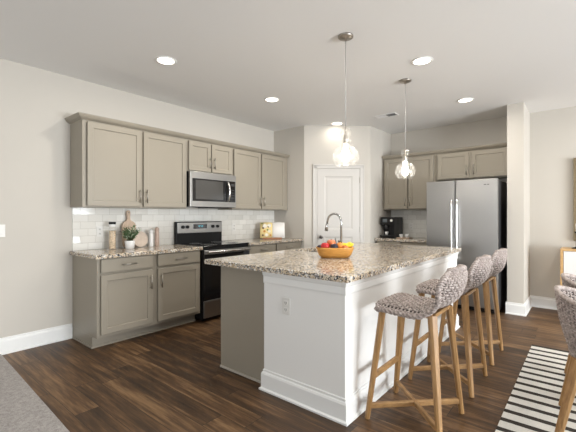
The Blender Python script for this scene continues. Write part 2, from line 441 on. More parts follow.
# ================================================================== CABINETS
def frame_for(side, face):          # matrix (along, out, up) -> world ; side 'L': fronts face -Y at Y=face, side 'B': fronts face -X at X=face
    if side == 'L': return Matrix(((1, 0, 0, 0), (0, -1, 0, face), (0, 0, 1, 0), (0, 0, 0, 1)))
    return Matrix(((0, -1, 0, face), (-1, 0, 0, 0), (0, 0, 1, 0), (0, 0, 0, 1)))   # along = -Y
class Cab:                          # a cabinet unit: root empty, parts built in world space then shifted
    def __init__(s, name, side, face, loc, label, cat='cabinet', group=None):
        s.root = thing(name, loc, label, cat, group); s.M = frame_for(side, face); s.loc = V(loc)
    def mb(s): return MB(Matrix.Translation(-s.loc) @ s.M)
    def part(s, m, name, mat, parent=None, label=None): return m.build(name, mat, parent or s.root, label)
    def door(s, w0, w1, z0, z1, name='door', rail=.055, handle=None, hz=None):
        m = s.mb(); o = .030
        outer = [(w0, z0), (w1, z0), (w1, z1), (w0, z1)]
        inner = [(w0 + rail, z0 + rail), (w1 - rail, z0 + rail), (w1 - rail, z1 - rail), (w0 + rail, z1 - rail)]
        be = .0025
        A0 = [m.v((a, .011, z)) for a, z in outer]
        A1 = [m.v((a, o - be, z)) for a, z in outer]
        sg = [(1, 1), (-1, 1), (-1, -1), (1, -1)]
        A2 = [m.v((a + be * p, o, z + be * q)) for (a, z), (p, q) in zip(outer, sg)]
        B2 = [m.v((a, o, z)) for a, z in inner]
        B3 = [m.v((a + .002 * p, o - .003, z + .002 * q)) for (a, z), (p, q) in zip(inner, sg)]
        B4 = [m.v((a + .004 * p, o - .011, z + .004 * q)) for (a, z), (p, q) in zip(inner, sg)]
        for r0, r1 in ((A0, A1), (A1, A2), (A2, B2), (B2, B3), (B3, B4)):
            for i in range(4): m.face([r0[i], r0[(i + 1) % 4], r1[(i + 1) % 4], r1[i]])
        m.face(B4); m.face(A0[::-1])
        d = s.part(m, name, cab_paint)
        if handle is not None: s.pull(d, handle, hz, vertical=True)
        return d
    def drawer(s, w0, w1, z0, z1):
        m = s.mb(); m.box(w0, w1, .011, .030, z0, z1, bev=.003)
        d = s.part(m, 'drawer', cab_paint); s.pull(d, (w0 + w1) / 2, (z0 + z1) / 2, vertical=False); return d
    def pull(s, d, a, z, vertical, L=.150):
        m = s.mb(); o0, o1 = .029, .062; h = L / 2
        if vertical:
            m.tube([(a, o1, z - h), (a, o1, z + h)], .0062, 8)
            for q in (-.05, .05): m.tube([(a, o0, z + q), (a, o1, z + q)], .005, 8)
        else:
            m.tube([(a - h, o1, z), (a + h, o1, z)], .0062, 8)
            for q in (-.05, .05): m.tube([(a + q, o0, z), (a + q, o1, z)], .005, 8)
        s.part(m, 'handle', nickel, d)

# ---- left wall, uppers (face frame plane Y = 3.86, doors to 3.84)
UF = 3.866
def upper(name, x0, x1, z0, doors, label, face=UF, side='L', depth=.313, dz1=2.228, hz_off=.115):
    c = Cab(name, side, face, ((x0 + x1) / 2, YW - depth / 2, z0) if side == 'L' else (XB - depth / 2, -(x0 + x1) / 2, z0), label, group=None)
    m = c.mb(); m.box(x0, x1, -depth, 0, z0, 2.2425, bev=.0015); c.part(m, 'carcass', cab_paint)
    for (a, b, hside) in doors:
        h = a + .028 if hside == 'l' else b - .028
        c.door(a, b, z0 + .014, dz1, handle=h, hz=z0 + .014 + hz_off)
    return c
upper('upper_cabinet', 1.46, 2.664, 1.372, [(1.499, 2.066, 'r'), (2.092, 2.655, 'l')], 'wide two-door taupe wall cabinet above the potted plant and canister')
upper('upper_cabinet', 2.666, 3.426, 1.845, [(2.692, 3.035, 'r'), (3.050, 3.400, 'l')], 'short two-door taupe wall cabinet directly above the microwave')
upper('upper_cabinet', 3.428, 4.655, 1.372, [(3.445, 3.985, 'r'), (4.012, 4.560, 'l')], 'tall two-door taupe wall cabinet between microwave and pantry corner')
CR = [(0, 2.243), (.006, 2.243), (.010, 2.249), (.020, 2.254), (.032, 2.264), (.042, 2.278), (.046, 2.287), (.050, 2.288), (.050, 2.298), (0, 2.298)]
tag(MB().sweep(CR, [(1.458, YW - .001, -1, 0), (1.458, UF - .001, -1, -1), (4.659, UF - .001, 0, -1)]).build('crown_molding', cab_paint), 'taupe crown molding running along the top of the wall cabinets over the range', 'molding')

# ---- left wall, base units
BF = 3.586
def base(name, x0, x1, bays, label, doors_z=(.145, .712), face=BF, side='L', depth=.593, end_skirt=False):
    c = Cab(name, side, face, ((x0 + x1) / 2, YW - depth / 2, 0) if side == 'L' else (XB - depth / 2, -(x0 + x1) / 2, 0), label)
    m = c.mb(); m.box(x0, x1, -depth, 0, .112, .875, bev=.0015); c.part(m, 'carcass', cab_paint)
    m = c.mb(); m.box(x0 + .001, x1 - .001, -depth, -.105, 0.0, .1115); c.part(m, 'toe_kick', cab_paint)
    m = c.mb(); m.box(x0 - .012, x1, -.104, -.090, 0.0, .020, bev=.004)
    if end_skirt: m.box(x0 - .012, x0, -depth + .03, -.0905, 0.0, .020, bev=.004)
    c.part(m, 'shoe_molding', cab_paint)
    for (a, b, hs) in bays:
        c.drawer(a, b, .738, .866)
        c.door(a, b, doors_z[0], doors_z[1], handle=(b - .03 if hs == 'r' else a + .03), hz=doors_z[1] - .125)
    return c
base('base_cabinet', 1.482, 2.672, [(1.512, 2.042, 'r'), (2.104, 2.645, 'l')], 'two-drawer taupe base cabinet under the plant, standing free of the range at its open end', end_skirt=True)
base('base_cabinet', 3.448, 4.656, [(3.472, 4.005, 'r'), (4.035, 4.560, 'l')], 'taupe base cabinet between range and pantry corner, under the cookbook')

def slab(name, x0, x1, y0, y1, label, z0=.8755, z1=.914):
    return tag(MB().box(x0, x1, y0, y1, z0, z1, bev=.004).build(name, granite), label, 'countertop')
slab('countertop', 1.452, 2.676, 3.535, 4.169, 'speckled granite countertop holding the potted plant and cutting boards')
slab('countertop', 3.444, 4.658, 3.535, 4.169, 'speckled granite countertop holding the open cookbook, beyond the range')
slab('countertop', 5.50, 6.139, 1.81, 2.695, 'speckled granite countertop under the black coffee machine')

# ---- fridge wall (fronts face -X)
def upperB(y0, y1, z0, doors, label):     # y0 > y1 ; along = -Y
    return upper('upper_cabinet', -y0, -y1, z0, [(-a, -b, h) for a, b, h in doors], label, face=5.82, side='B', depth=.329)
upperB(2.694, 1.818, 1.385, [(2.655, 2.268, 'r'), (2.243, 1.850, 'l')], 'two-door taupe wall cabinet above the black coffee machine')
upperB(1.816, 0.814, 1.830, [(1.786, 1.342, 'r'), (1.302, 0.838, 'l')], 'short two-door taupe wall cabinet above the refrigerator')
tag(MB().sweep(CR, [(5.8185, 2.698, -1, 0), (5.8185, 0.811, -1, 0)]).build('crown_molding', cab_paint), 'taupe crown molding on top of the cabinets over the refrigerator', 'molding')
c = Cab('base_cabinet', 'B', 5.55, (5.85, 2.25, 0), 'taupe base cabinet beside the refrigerator, under the coffee machine')
m = c.mb(); m.box(-2.694, -1.818, -.598, 0, .112, .875, bev=.0015); c.part(m, 'carcass', cab_paint)
m = c.mb(); m.box(-2.693, -1.819, -.598, -.09, 0, .1115); c.part(m, 'toe_kick', cab_paint)
for a, b, h in ((-2.66, -2.27, 'r'), (-2.24, -1.85, 'l')):
    c.drawer(a, b, .738, .866); c.door(a, b, .145, .712, handle=(b - .03 if h == 'r' else a + .03), hz=.59)

# ================================================================== RANGE
rg = Cab('range', 'L', 3.55, (3.06, 3.85, 0), 'stainless and black electric range standing between the two base cabinets', 'range')
R0, R1 = 2.682, 3.438
m = rg.mb(); m.box(R0, R1, -.60, 0, .03, .905, bev=.003)
for x in (R0 + .05, R1 - .05):
    for o in (-.55, -.06): m.tube([(x, o, 0), (x, o, .035)], .018, 10)
rg.part(m, 'body', black_matte)
m = rg.mb(); m.box(R0 - .002, R1 + .002, -.545, .022, .9055, .921, bev=.004); ct = rg.part(m, 'cooktop', black_gloss)
bm_ = P('burner_grey', (.12, .12, .12), .4)
for x, o, r in ((2.87, -.12, .10), (3.25, -.12, .08), (2.87, -.40, .075), (3.25, -.40, .10)):
    m = rg.mb()
    for q in (r, r * .6):
        pts = [(x + q * math.cos(2 * PI * i / 28), o + q * math.sin(2 * PI * i / 28), .9213) for i in range(29)]
        m.tube(pts, .0012, 4, caps=False)
    rg.part(m, 'burner_ring', bm_, ct)
m = rg.mb(); m.box(R0, R1, -.600, -.548, .9055, 1.205, bev=.006); bgd = rg.part(m, 'backguard', black_matte)
m = rg.mb(); m.box(R0 + .012, R1 - .006, -.5475, -.538, 1.052, 1.194, bev=.004); rg.part(m, 'control_panel', stainless, bgd, 'brushed steel control panel')
m = rg.mb(); m.box(2.93, 3.16, -.5378, -.534, 1.108, 1.168, bev=.002); rg.part(m, 'display', black_gloss, bgd, 'black clock display')
m = rg.mb()
for i, x in enumerate((3.015, 3.035, 3.060, 3.080)):
    m.box(x, x + .012, -.5338, -.5332, 1.138, 1.141); m.box(x + (0.0 if i % 2 else .010), x + (.002 if i % 2 else .012), -.5338, -.5332, 1.126, 1.152)
    m.box(x, x + .012, -.5338, -.5332, 1.150, 1.153)
rg.part(m, 'clock_digits', P('teal_led', (.02, .1, .12), .4, emit=(.15, .75, .9), es=.8), bgd, 'teal lit clock digits')
for x in (2.765, 2.835, 3.255, 3.340):
    m = rg.mb(); m.tube([(x, -.538, 1.135), (x, -.512, 1.135)], .021, 14); m.box(x - .004, x + .004, -.512, -.505, 1.117, 1.153, bev=.001)
    rg.part(m, 'knob', black_plastic, bgd)
m = rg.mb(); m.box(R0 + .004, R1 - .004, .001, .026, .265, .868, bev=.004); od = rg.part(m, 'oven_door', black_gloss)
m = rg.mb(); m.box(R0 + .004, R1 - .004, .0262, .030, .815, .866, bev=.0015); rg.part(m, 'door_trim', stainless, od, 'stainless strip along the top of the oven door')
m = rg.mb(); m.tube([(R0 + .03, .068, .845), (R1 - .03, .068, .845)], .0135, 12)
for x in (R0 + .06, R1 - .06): m.tube([(x, .029, .845), (x, .068, .845)], .011, 8)
rg.part(m, 'handle', steel_bright, od, 'bright steel bar handle')
m = rg.mb(); m.box(2.80, 3.32, .0262, .0275, .38, .70, bev=.0005); rg.part(m, 'window', P('oven_window', (.012, .010, .009), .12), od)
m = rg.mb(); m.box(R0 + .006, R1 - .006, .001, .026, .050, .255, bev=.006); rg.part(m, 'drawer', stainless, None, 'stainless storage drawer front')

# ================================================================== MICROWAVE
mw = Cab('microwave', 'L', 3.815, (3.046, 4.0, 1.395), 'stainless over-the-range microwave mounted below the short wall cabinet', 'microwave')
M0, M1 = 2.668, 3.424
m = mw.mb(); m.box(M0, M1, -.36, 0, 1.398, 1.842, bev=.003); m.box(M0 + .36, M1 - .06, -.30, -.05, 1.385, 1.398); mw.part(m, 'body', black_matte)
m = mw.mb(); m.box(M0, M1, .001, .038, 1.395, 1.8415, bev=.005); fr = mw.part(m, 'door', stainless, None, 'stainless door frame')
m = mw.mb(); m.box(M0 + .03, M1 - .018, .0382, .0415, 1.470, 1.755, bev=.002); mw.part(m, 'glass_front', black_gloss, fr)
m = mw.mb(); m.box(M0 + .075, 3.19, .0417, .0425, 1.495, 1.735); mw.part(m, 'window', P('microwave_window', (.06, .058, .055), .10, spec=.8), fr)
m = mw.mb(); pts = [(3.270, .042 + .045 * math.sin(PI * i / 10) ** .6, 1.475 + .27 * i / 10) for i in range(11)]
m.tube(pts, .013, 10, flat=.7); mw.part(m, 'handle', steel_bright, fr, 'curved bright steel handle')
kg = P('keypad_grey', (.05, .05, .05), .4)
m = mw.mb(); m.box(3.33, 3.39, .0417, .0423, 1.69, 1.72); mw.part(m, 'display', kg, fr)
m = mw.mb()
for i in range(4):
    for j in range(3): m.box(3.333 + j * .02, 3.345 + j * .02, .0417, .0423, 1.52 + i * .035, 1.535 + i * .035)
mw.part(m, 'keypad', kg, fr)

# ================================================================== REFRIGERATOR
fg = Cab('refrigerator', 'B', 5.385, (5.75, 1.34, 0), 'tall stainless side-by-side refrigerator with two long handles', 'refrigerator')
m = fg.mb(); m.box(-1.788, -.888, -.71, 0, .03, 1.755, bev=.004)
for a in (-1.74, -.94):
    for o in (-.65, -.06): m.tube([(a, o, 0), (a, o, .035)], .02, 10)
fg.part(m, 'body', P('fridge_side', (.055, .055, .057), .45, .3), None, 'dark grey side panels')
for a, b in ((-1.790, -1.405), (-1.397, -.886)):
    m = fg.mb(); m.box(a, b, .006, .085, .065, 1.772, bev=.008); d = fg.part(m, 'door', stainless)
    hx = b - .030 if a < -1.5 else a + .030
    m = fg.mb(); pts = [(hx, .135 + .006 * math.sin(PI * i / 12), .62 + .88 * i / 12) for i in range(13)]
    m.tube(pts, .0155, 10, flat=.8)
    for z in (.66, 1.46): m.tube([(hx, .084, z), (hx, .137, z)], .012, 8)
    fg.part(m, 'handle', steel_bright, d, 'long bright vertical handle')
m = fg.mb(); m.box(-1.785, -.891, .001, .05, .012, .060, bev=.004); fg.part(m, 'base_grille', black_matte)
m = fg.mb()
for a, l in ((-1.045, .030), (-1.005, .022)): m.box(a, a + l, .0852, .0862, 1.690, 1.700)
fg.part(m, 'badge', dark_slot, None, 'small dark maker marks on the wide door')

# ================================================================== ISLAND
isl = thing('kitchen_island', (3.2, 1.77, 0), 'large white kitchen island with taupe cabinet side, in the middle of the kitchen', 'island')
I0, I1, J0, J1 = 1.950, 4.450, 1.155, 1.845
m = MB().box(I0, I1, J0, J1, 0, .875)
m.build('knee_wall', island_white, isl, 'white painted seating side of the island')
APR = [(0, .790), (.006, .790), (.008, .800), (.008, .842), (.014, .848), (.020, .868), (.020, .875), (0, .875)]
MB().sweep(APR, [(I0 - .0005, J1, -1, 0), (I0 - .0005, J0 - .0005, -1, -1), (I1, J0 - .0005, 0, -1)]).build('apron_molding', trim_white, isl)
m = MB().sweep(BBP, [(I0 + .05, J1 + .0005, 0, 1), (I0 - .0005, J1 + .0005, -1, 1), (I0 - .0005, J0 - .0005, -1, -1), (I1 + .0005, J0 - .0005, 1, -1), (I1 + .0005, J1, 1, 0)])
m.build('baseboard', trim_white, isl)
m = MB().box(2.004, 2.022, J1 + .0005, 2.402, 0, .875); 
m.build('end_panel', cab_paint, isl, 'taupe painted cabinet end panel')
MB().box(1.994, 2.0035, J1 + .03, 2.404, 0, .018, bev=.003).build('shoe_molding', P('shoe_taupe', (.46, .42, .36), .4), isl)
m = MB().box(2.023, 4.389, 2.382, 2.400, .10, .875); m.box(2.023, 4.389, 2.31, 2.325, 0, .0995); m.box(2.023, 4.389, 1.85, 2.381, .10, .118)
m.build('cabinet_front', cab_paint, isl)
for k in range(4):
    a = 2.06 + k * .58
    c = MB(Matrix(((1, 0, 0, -3.2), (0, 1, 0, 2.400 - 1.77), (0, 0, 1, 0), (0, 0, 0, 1))))
    c.box(a, a + .55, .001, .020, .14, .86, bev=.003); c.box(a + .06, a + .49, .0195, .0205, .2, .8)
    d = c.build('door', cab_paint, isl)
    c = MB(Matrix(((1, 0, 0, -3.2), (0, 1, 0, 2.400 - 1.77), (0, 0, 1, 0), (0, 0, 0, 1))))
    x = a + (.52 if k % 2 == 0 else .03); c.tube([(x, .052, .62), (x, .052, .77)], .006, 8)
    for q in (.645, .745): c.tube([(x, .019, q), (x, .052, q)], .005, 8)
    c.build('handle', nickel, d)

# island countertop with the sink cut-out
SX0, SX1, SY0, SY1 = 3.00, 3.72, 2.10, 2.44
m = MB(); xs = [1.915, SX0, SX1, 4.500]; ys = [1.120, SY0, SY1, 2.510]; z0, z1 = .8755, .914; bv = .004
top = {}; bot = {}
def cl(v, lst): return v
for i, x in enumerate(xs):
    for j, y in enumerate(ys):
        ix = x + (bv if i == 0 else -bv if i == 3 else 0); iy = y + (bv if j == 0 else -bv if j == 3 else 0)
        top[i, j] = m.v((ix, iy, z1)); bot[i, j] = m.v((x, y, z0))
for i in range(3):
    for j in range(3):
        if (i, j) == (1, 1): continue
        m.face([top[i, j], top[i + 1, j], top[i + 1, j + 1], top[i, j + 1]]); m.face([bot[i, j], bot[i, j + 1], bot[i + 1, j + 1], bot[i + 1, j]])
loop = [(0, 0), (1, 0), (2, 0), (3, 0), (3, 1), (3, 2), (3, 3), (2, 3), (1, 3), (0, 3), (0, 2), (0, 1)]
up = {k: m.v((xs[k[0]], ys[k[1]], z1 - bv)) for k in loop}
for k0, k1 in zip(loop, loop[1:] + loop[:1]):
    m.face([bot[k0], bot[k1], up[k1], up[k0]]); m.face([up[k0], up[k1], top[k1], top[k0]])
lp = [(1, 1), (2, 1), (2, 2), (1, 2)]
for k0, k1 in zip(lp, lp[1:] + lp[:1]): m.face([bot[k0], bot[k1], top[k1], top[k0]])
tag(m.build('countertop', granite), 'long speckled granite countertop on the white island, holding the fruit bowl', 'countertop')

sk = thing('sink', ((SX0 + SX1) / 2, (SY0 + SY1) / 2, .69), 'undermount stainless sink set into the island countertop by the faucet', 'sink')
m = MB(); t_ = .006
def ring(a, z): return [m.v((SX0 - a, SY0 - a, z)), m.v((SX1 + a, SY0 - a, z)), m.v((SX1 + a, SY1 + a, z)), m.v((SX0 - a, SY1 + a, z))]
rs = [ring(.022, .8745), ring(.001, .8745), ring(-.012, .70), ring(-.012, .694), ring(.006, .866), ring(.022, .868)]
for r0, r1 in list(zip(rs, rs[1:])):
    if r0 is rs[2]: continue
    for i in range(4): m.face([r0[i], r0[(i + 1) % 4], r1[(i + 1) % 4], r1[i]])
m.face(rs[2]); m.face(rs[3][::-1])
for i in range(4): m.face([rs[0][i], rs[0][(i + 1) % 4], rs[5][(i + 1) % 4], rs[5][i]])
m.build('basin', stainless, sk)
m = MB(); m.lathe([(.001, .7005), (.042, .7005), (.045, .704), (.035, .704), (.03, .702), (.001, .702)], 20, (3.36, 2.27, 0)); m.build('drain', chrome, sk)

fc = thing('faucet', (3.37, 2.045, .914), 'tall chrome gooseneck faucet on the island behind the fruit bowl', 'faucet')
m = MB(); m.lathe([(.028, .0005), (.028, .008), (.020, .016), (.019, .075), (.015, .082)], 18, (3.37, 2.045, .914)); m.build('base', chrome, fc)
pts = [(3.37, 2.045, .99), (3.37, 2.045, 1.21)] + [(3.37, 2.045 + .088 - .088 * math.cos(a), 1.215 + .092 * math.sin(a)) for a in [PI * i / 12 for i in range(0, 12)]] + [(3.37, 2.224, 1.20)]
m = MB(); m.tube(pts, .0115, 12); sp = m.build('spout', chrome, fc)
m = MB(); m.tube([(3.37, 2.2235, 1.202), (3.37, 2.232, 1.165), (3.37, 2.238, 1.115)], [.0125, .016, .0185], 12); m.build('spray_head', chrome, sp)
m = MB(); m.tube([(3.37, 2.066, .965), (3.372, 2.108, .972), (3.372, 2.120, 1.040)], [.010, .008, .006], 8); m.build('lever_handle', chrome, fc)

# outlets and switches
def outlet(M4, loc, label, switch=False, w_=.072, h_=.116):
    r = thing('light_switch' if switch else 'outlet', loc, label, 'switch' if switch else 'outlet')
    MM = Matrix.Translation(-V(loc)) @ M4
    m = MB(MM); m.box(-w_ / 2, w_ / 2, .0005, .006, -h_ / 2, h_ / 2, bev=.002); m.build('cover_plate', white_plastic, r)
    if switch:
        m = MB(MM); m.box(-.016, .016, .006, .010, -.033, .033, bev=.002); m.build('rocker', white_plastic, r)
    else:
        for z in (-.024, .024):
            m = MB(MM); m.box(-.017, .017, .006, .0085, z - .015, z + .015, bev=.002); s_ = m.build('socket', white_plastic, r)
            m = MB(MM); m.box(-.008, -.005, .0086, .0092, z - .005, z + .007); m.box(.005, .008, .0086, .0092, z - .005, z + .007); m.box(-.002, .002, .0086, .0092, z - .011, z - .007)
            m.build('slots', dark_slot, s_)
def MF(x, y, z, d):     # d: facing direction -> (along, out, up)
    o = V((*d, 0)); a = V((0, 0, 1)).cross(o)
    return Matrix(((a.x, o.x, 0, x), (a.y, o.y, 0, y), (0, 0, 1, z), (0, 0, 0, 1)))
outlet(MF(I0 - .0005, 1.629, .650, (-1, 0)), (I0, 1.629, .65), 'white wall outlet on the narrow end of the island')
outlet(MF(1.755, 4.1695, 1.11, (0, -1)), (1.755, 4.17, 1.11), 'pale outlet on the tiles beside the black-lidded canister')
outlet(MF(3.731, 4.1695, 1.11, (0, -1)), (3.731, 4.17, 1.11), 'pale outlet on the tiles between range and cookbook')
outlet(MF(6.1395, 2.33, 1.10, (-1, 0)), (6.14, 2.33, 1.10), 'pale outlet on the tiles behind the white cups')
outlet(MF(.875, YW - .0005, 1.145, (0, -1)), (.875, YW, 1.145), 'white light switch on the bare wall by the carpet', True)

# ================================================================== THINGS ON THE LEFT COUNTER
Z0 = .9142
cn = thing('canister', (1.835, 4.04, Z0), 'tall glass canister with black lid, beside the potted plant', 'canister')
m = MB(); m.lathe([(.034, 0), (.036, .004), (.036, .24), (.033, .25)], 24, (1.835, 4.04, Z0)); m.build('jar', glass, cn)
m = MB(); m.lathe([(.031, .005), (.033, .01), (.033, .205)], 18, (1.835, 4.04, Z0)); m.build('pasta', P('dry_pasta', (.60, .47, .33), .6, mottling=.35, mscale=60), cn, 'pale dry pasta filling the jar')
m = MB(); m.lathe([(.035, .2505), (.036, .252), (.036, .276)], 24, (1.835, 4.04, Z0)); m.build('collar', white_ceramic, cn)
m = MB(); m.lathe([(.036, .2765), (.037, .280), (.037, .298), (.034, .302)], 24, (1.835, 4.04, Z0)); m.build('lid', black_plastic, cn, 'black lid')

# paddle board leaning on the tiles (local: x across, z up, y thickness), tilted back
pbd = thing('cutting_board', (2.062, 4.095, Z0), 'paddle-shaped wooden cutting board with round handle hole, leaning on the tiles behind the plant', 'cutting board')
tilt = Matrix.Translation((0, 0, .006)) @ Matrix.Rotation(-.10, 4, 'X')
def plate(mb, outline, hole, y0, y1):
    n = len(outline)
    rings = [[mb.v((x, y, z)) for x, z in outline] for y in (y0, y1)]
    holes = [[mb.v((x, y, z)) for x, z in hole] for y in (y0, y1)] if hole else None
    for i in range(n): mb.face([rings[0][i], rings[0][(i + 1) % n], rings[1][(i + 1) % n], rings[1][i]])
    if not hole:
        mb.face(rings[0]); mb.face(rings[1][::-1]); return
    h = len(hole)
    for i in range(h): mb.face([holes[0][i], holes[1][i], holes[1][(i + 1) % h], holes[0][(i + 1) % h]])
    for r, hh in zip(rings, holes):
        es = []
        for L_ in (r, hh):
            for i in range(len(L_)):
                e = mb.bm.edges.get((L_[i], L_[(i + 1) % len(L_)]))
                if e: es.append(e)
        bmesh.ops.triangle_fill(mb.bm, edges=es, use_beauty=True)
half = [(.055, 0), (.078, .012), (.083, .04), (.083, .22), (.078, .262), (.060, .290), (.030, .305), (.018, .32), (.016, .36), (.022, .392), (.020, .415), (.010, .428)]
outl = half + [(-x, z) for x, z in half[::-1]]
hole = [(.009 * math.cos(2 * PI * i / 12), .402 + .009 * math.sin(2 * PI * i / 12)) for i in range(12)]
m = MB(tilt); plate(m, outl, hole, -.009, .009); m.build('board', board_wood, pbd)
rb = MB(Matrix.Rotation(-.16, 4, 'X'))
plate(rb, [(.092 * math.sin(2 * PI * i / 40), .0935 - .092 * math.cos(2 * PI * i / 40)) for i in range(40)], None, -.008, .008)
o = rb.build('round_board', board_pale); o.location = (2.165, 4.040, Z0 + .002)
tag(o, 'small round pale wooden board leaning on the tiles between plant and mills', 'cutting board')

pl = thing('potted_plant', (1.988, 3.950, Z0), 'green leafy plant in a small white pot on the counter', 'plant')
m = MB(); m.lathe([(.038, 0), (.045, .003), (.056, .088), (.054, .092), (.050, .088), (.048, .075)], 24, (1.988, 3.950, Z0), cap1=True); m.build('pot', white_ceramic, pl, 'white ceramic pot')
m = MB(); m.lathe([(.001, .078), (.049, .0785), (.04, .084), (.001, .086)], 16, (1.988, 3.950, Z0)); m.build('soil', P('soil', (.05, .035, .025), .9), pl)
m = MB(); rr = random.Random(5)
for k in range(52):
    a = rr.uniform(0, 2 * PI); tl = rr.uniform(.05, .75); L = rr.uniform(.10, .18)
    d = V((math.cos(a) * math.sin(tl), math.sin(a) * math.sin(tl), math.cos(tl)))
    base_ = V((1.988 + math.cos(a) * .02, 3.950 + math.sin(a) * .02, Z0 + .08)); sd = d.cross(V((0, 0, 1))).normalized()
    for q in range(5):
        p0 = base_ + d * L * (.28 + .15 * q); ang = rr.uniform(0, 2 * PI)
        o_ = (sd * math.cos(ang) + d.cross(sd) * math.sin(ang)); tip = p0 + (d * .7 + o_ * .75).normalized() * rr.uniform(.032, .058)
        wv = d.cross(o_).normalized() * .0075; mid = (p0 + tip) / 2 + d * .004
        a0, b0, c0, e0 = m.v(p0), m.v(mid + wv), m.v(tip), m.v(mid - wv)
        f = m.face([a0, b0, c0, e0], rr.choice((0, 0, 1)))
    m.tube([base_, base_ + d * L], .0016, 4, mi=2)
m.build('foliage', [P('leaf_green', (.06, .13, .045), .5), P('leaf_light', (.42, .48, .36), .5), P('stem_green', (.08, .10, .04), .6)], pl)

def mill(x, y, h, mat_, label):
    m = MB(); r = .027
    m.lathe([(r, 0), (r + .001, .004), (r - .001, h * .72), (r - .004, h * .75), (r - .004, h * .78), (r, h * .80), (r - .001, h * .93), (r * .5, h * .965), (.008, h * .97), (.010, h * .985), (.006, h), (.0005, h)], 20, (0, 0, 0))
    o = m.build('pepper_mill', mat_); o.location = (x, y, Z0); tag(o, label, 'mill')
mill(2.305, 4.06, .208, white_ceramic, 'white cylindrical mill on the counter beside the round board')
mill(2.383, 4.06, .235, mill_wood, 'brownish wooden mill beside the white mill, closer to the range')

# open cookbook on its stand, turned towards the room
ang = math.atan2(-.745, .667)
bk = thing('book_stand', (4.27, 3.86, Z0), 'small reddish wooden stand holding the open cookbook', 'stand', rz=ang)
m = local(); m.box(-.15, .15, -.055, .05, .0, .012, bev=.003); m.box(-.15, .15, -.065, -.050, 0.0, .026, bev=.003); m.build('ledge', stand_wood, bk)
m = local(); m.bar((0, .028, .012), (0, .105, .19), .2, .010); m.build('back_rest', stand_wood, bk)
m = local(); m.bar((-.05, .105, .17), (-.05, .16, .002), .02, .010); m.bar((.05, .105, .17), (.05, .16, .002), .02, .010); m.build('prop_leg', stand_wood, bk)
cb = thing('open_cookbook', (4.27, 3.86, Z0 + .0135), 'open cookbook with yellow picture page, propped on the small stand', 'book', rz=ang)
TB = Matrix.Rotation(-.36, 4, 'X')
def page(sgn, name, mat_, lab):
    m = MB(Matrix.Translation((0, -.040, 0)) @ TB); n = 8; W = .195; Hh = .262; fr = []; bk_ = []
    for i in range(n + 1):
        x = sgn * W * i / n; y = -.014 * math.sin(PI * min(1, i / n * 1.1)) - .002
        fr.append((m.v((x, y, .001)), m.v((x, y, Hh)))); bk_.append((m.v((x, .004, .001)), m.v((x, .004, Hh))))
    for i in range(n):
        f = m.face([fr[i][0], fr[i + 1][0], fr[i + 1][1], fr[i][1]]); f.smooth = True
        m.face([bk_[i][0], bk_[i][1], bk_[i + 1][1], bk_[i + 1][0]]); m.face([fr[i][1], fr[i + 1][1], bk_[i + 1][1], bk_[i][1]]); m.face([fr[i][0], bk_[i][0], bk_[i + 1][0], fr[i + 1][0]])
    for i in (0, n): m.face([fr[i][0], fr[i][1], bk_[i][1], bk_[i][0]])
    return m.build(name, mat_, cb, lab)
paper = P('paper_white', (.84, .82, .79), .6); paper_y = P('paper_yellow', (.80, .64, .30), .6)
page(1, 'page', paper, 'white page'); lp_ = page(-1, 'page', paper_y, 'yellow page with round food pictures')
MP = Matrix.Translation((0, -.040, 0)) @ TB
def dots(name, pts, mat_):
    for x, z, r in pts:
        m = MB(MP); m.tube([(x, -.0150, z), (x, -.0175, z)], r, 14); m.build(name, mat_, lp_)
dots('food_picture', [(-.05, .205, .030), (-.12, .20, .034), (-.09, .05, .026), (-.05, .11, .022)], P('picture_pale', (.78, .74, .64), .6))
dots('dark_food_picture', [(-.145, .165, .016), (-.150, .045, .014), (-.065, .185, .012)], P('picture_dark', (.10, .06, .03), .6))
dots('orange_food_picture', [(-.125, .11, .018), (-.03, .045, .015)], P('picture_orange', (.55, .25, .04), .6))
dots('green_food_picture', [(-.075, .135, .014), (-.165, .24, .010)], P('picture_green', (.2, .28, .08), .6))

# ================================================================== COFFEE MACHINE AND CUPS
cm = Cab('coffee_machine', 'B', 5.66, (5.82, 2.565, Z0), 'black coffee machine on the counter beside the refrigerator', 'coffee machine')
a0, a1 = -2.680, -2.432; zb = .9145
m = cm.mb(); m.box(a0, a1, -.37, -.15, zb, zb + .345, bev=.012); m.box(a0, a1, -.16, -.0, zb + .215, zb + .345, bev=.012); m.box(a0, a1, -.16, .0, zb, zb + .045, bev=.008); m.box(a1 - .075, a1, -.16, -.005, zb + .03, zb + .23, bev=.006)
cm.part(m, 'housing', black_plastic)
m = cm.mb(); m.box(a0 + .05, a0 + .125, .0002, .004, zb + .26, zb + .315, bev=.001); cm.part(m, 'display', P('machine_display', (.12, .14, .15), .2), None, 'grey display')
m = cm.mb(); m.tube([(a1 - .045, .0, zb + .29), (a1 - .045, .012, zb + .29)], .020, 16); cm.part(m, 'dial', white_plastic, None, 'white round dial')
m = cm.mb(); m.tube([(a0 + .085, -.07, zb + .215), (a0 + .085, -.07, zb + .15)], [.028, .020], 12); cm.part(m, 'brew_spout', P('spout_grey', (.06, .06, .062), .3), None)
m = cm.mb(); m.box(a0 + .015, a1 - .085, -.145, -.01, zb + .0455, zb + .050); cm.part(m, 'drip_tray', chrome, None, 'metal drip tray')
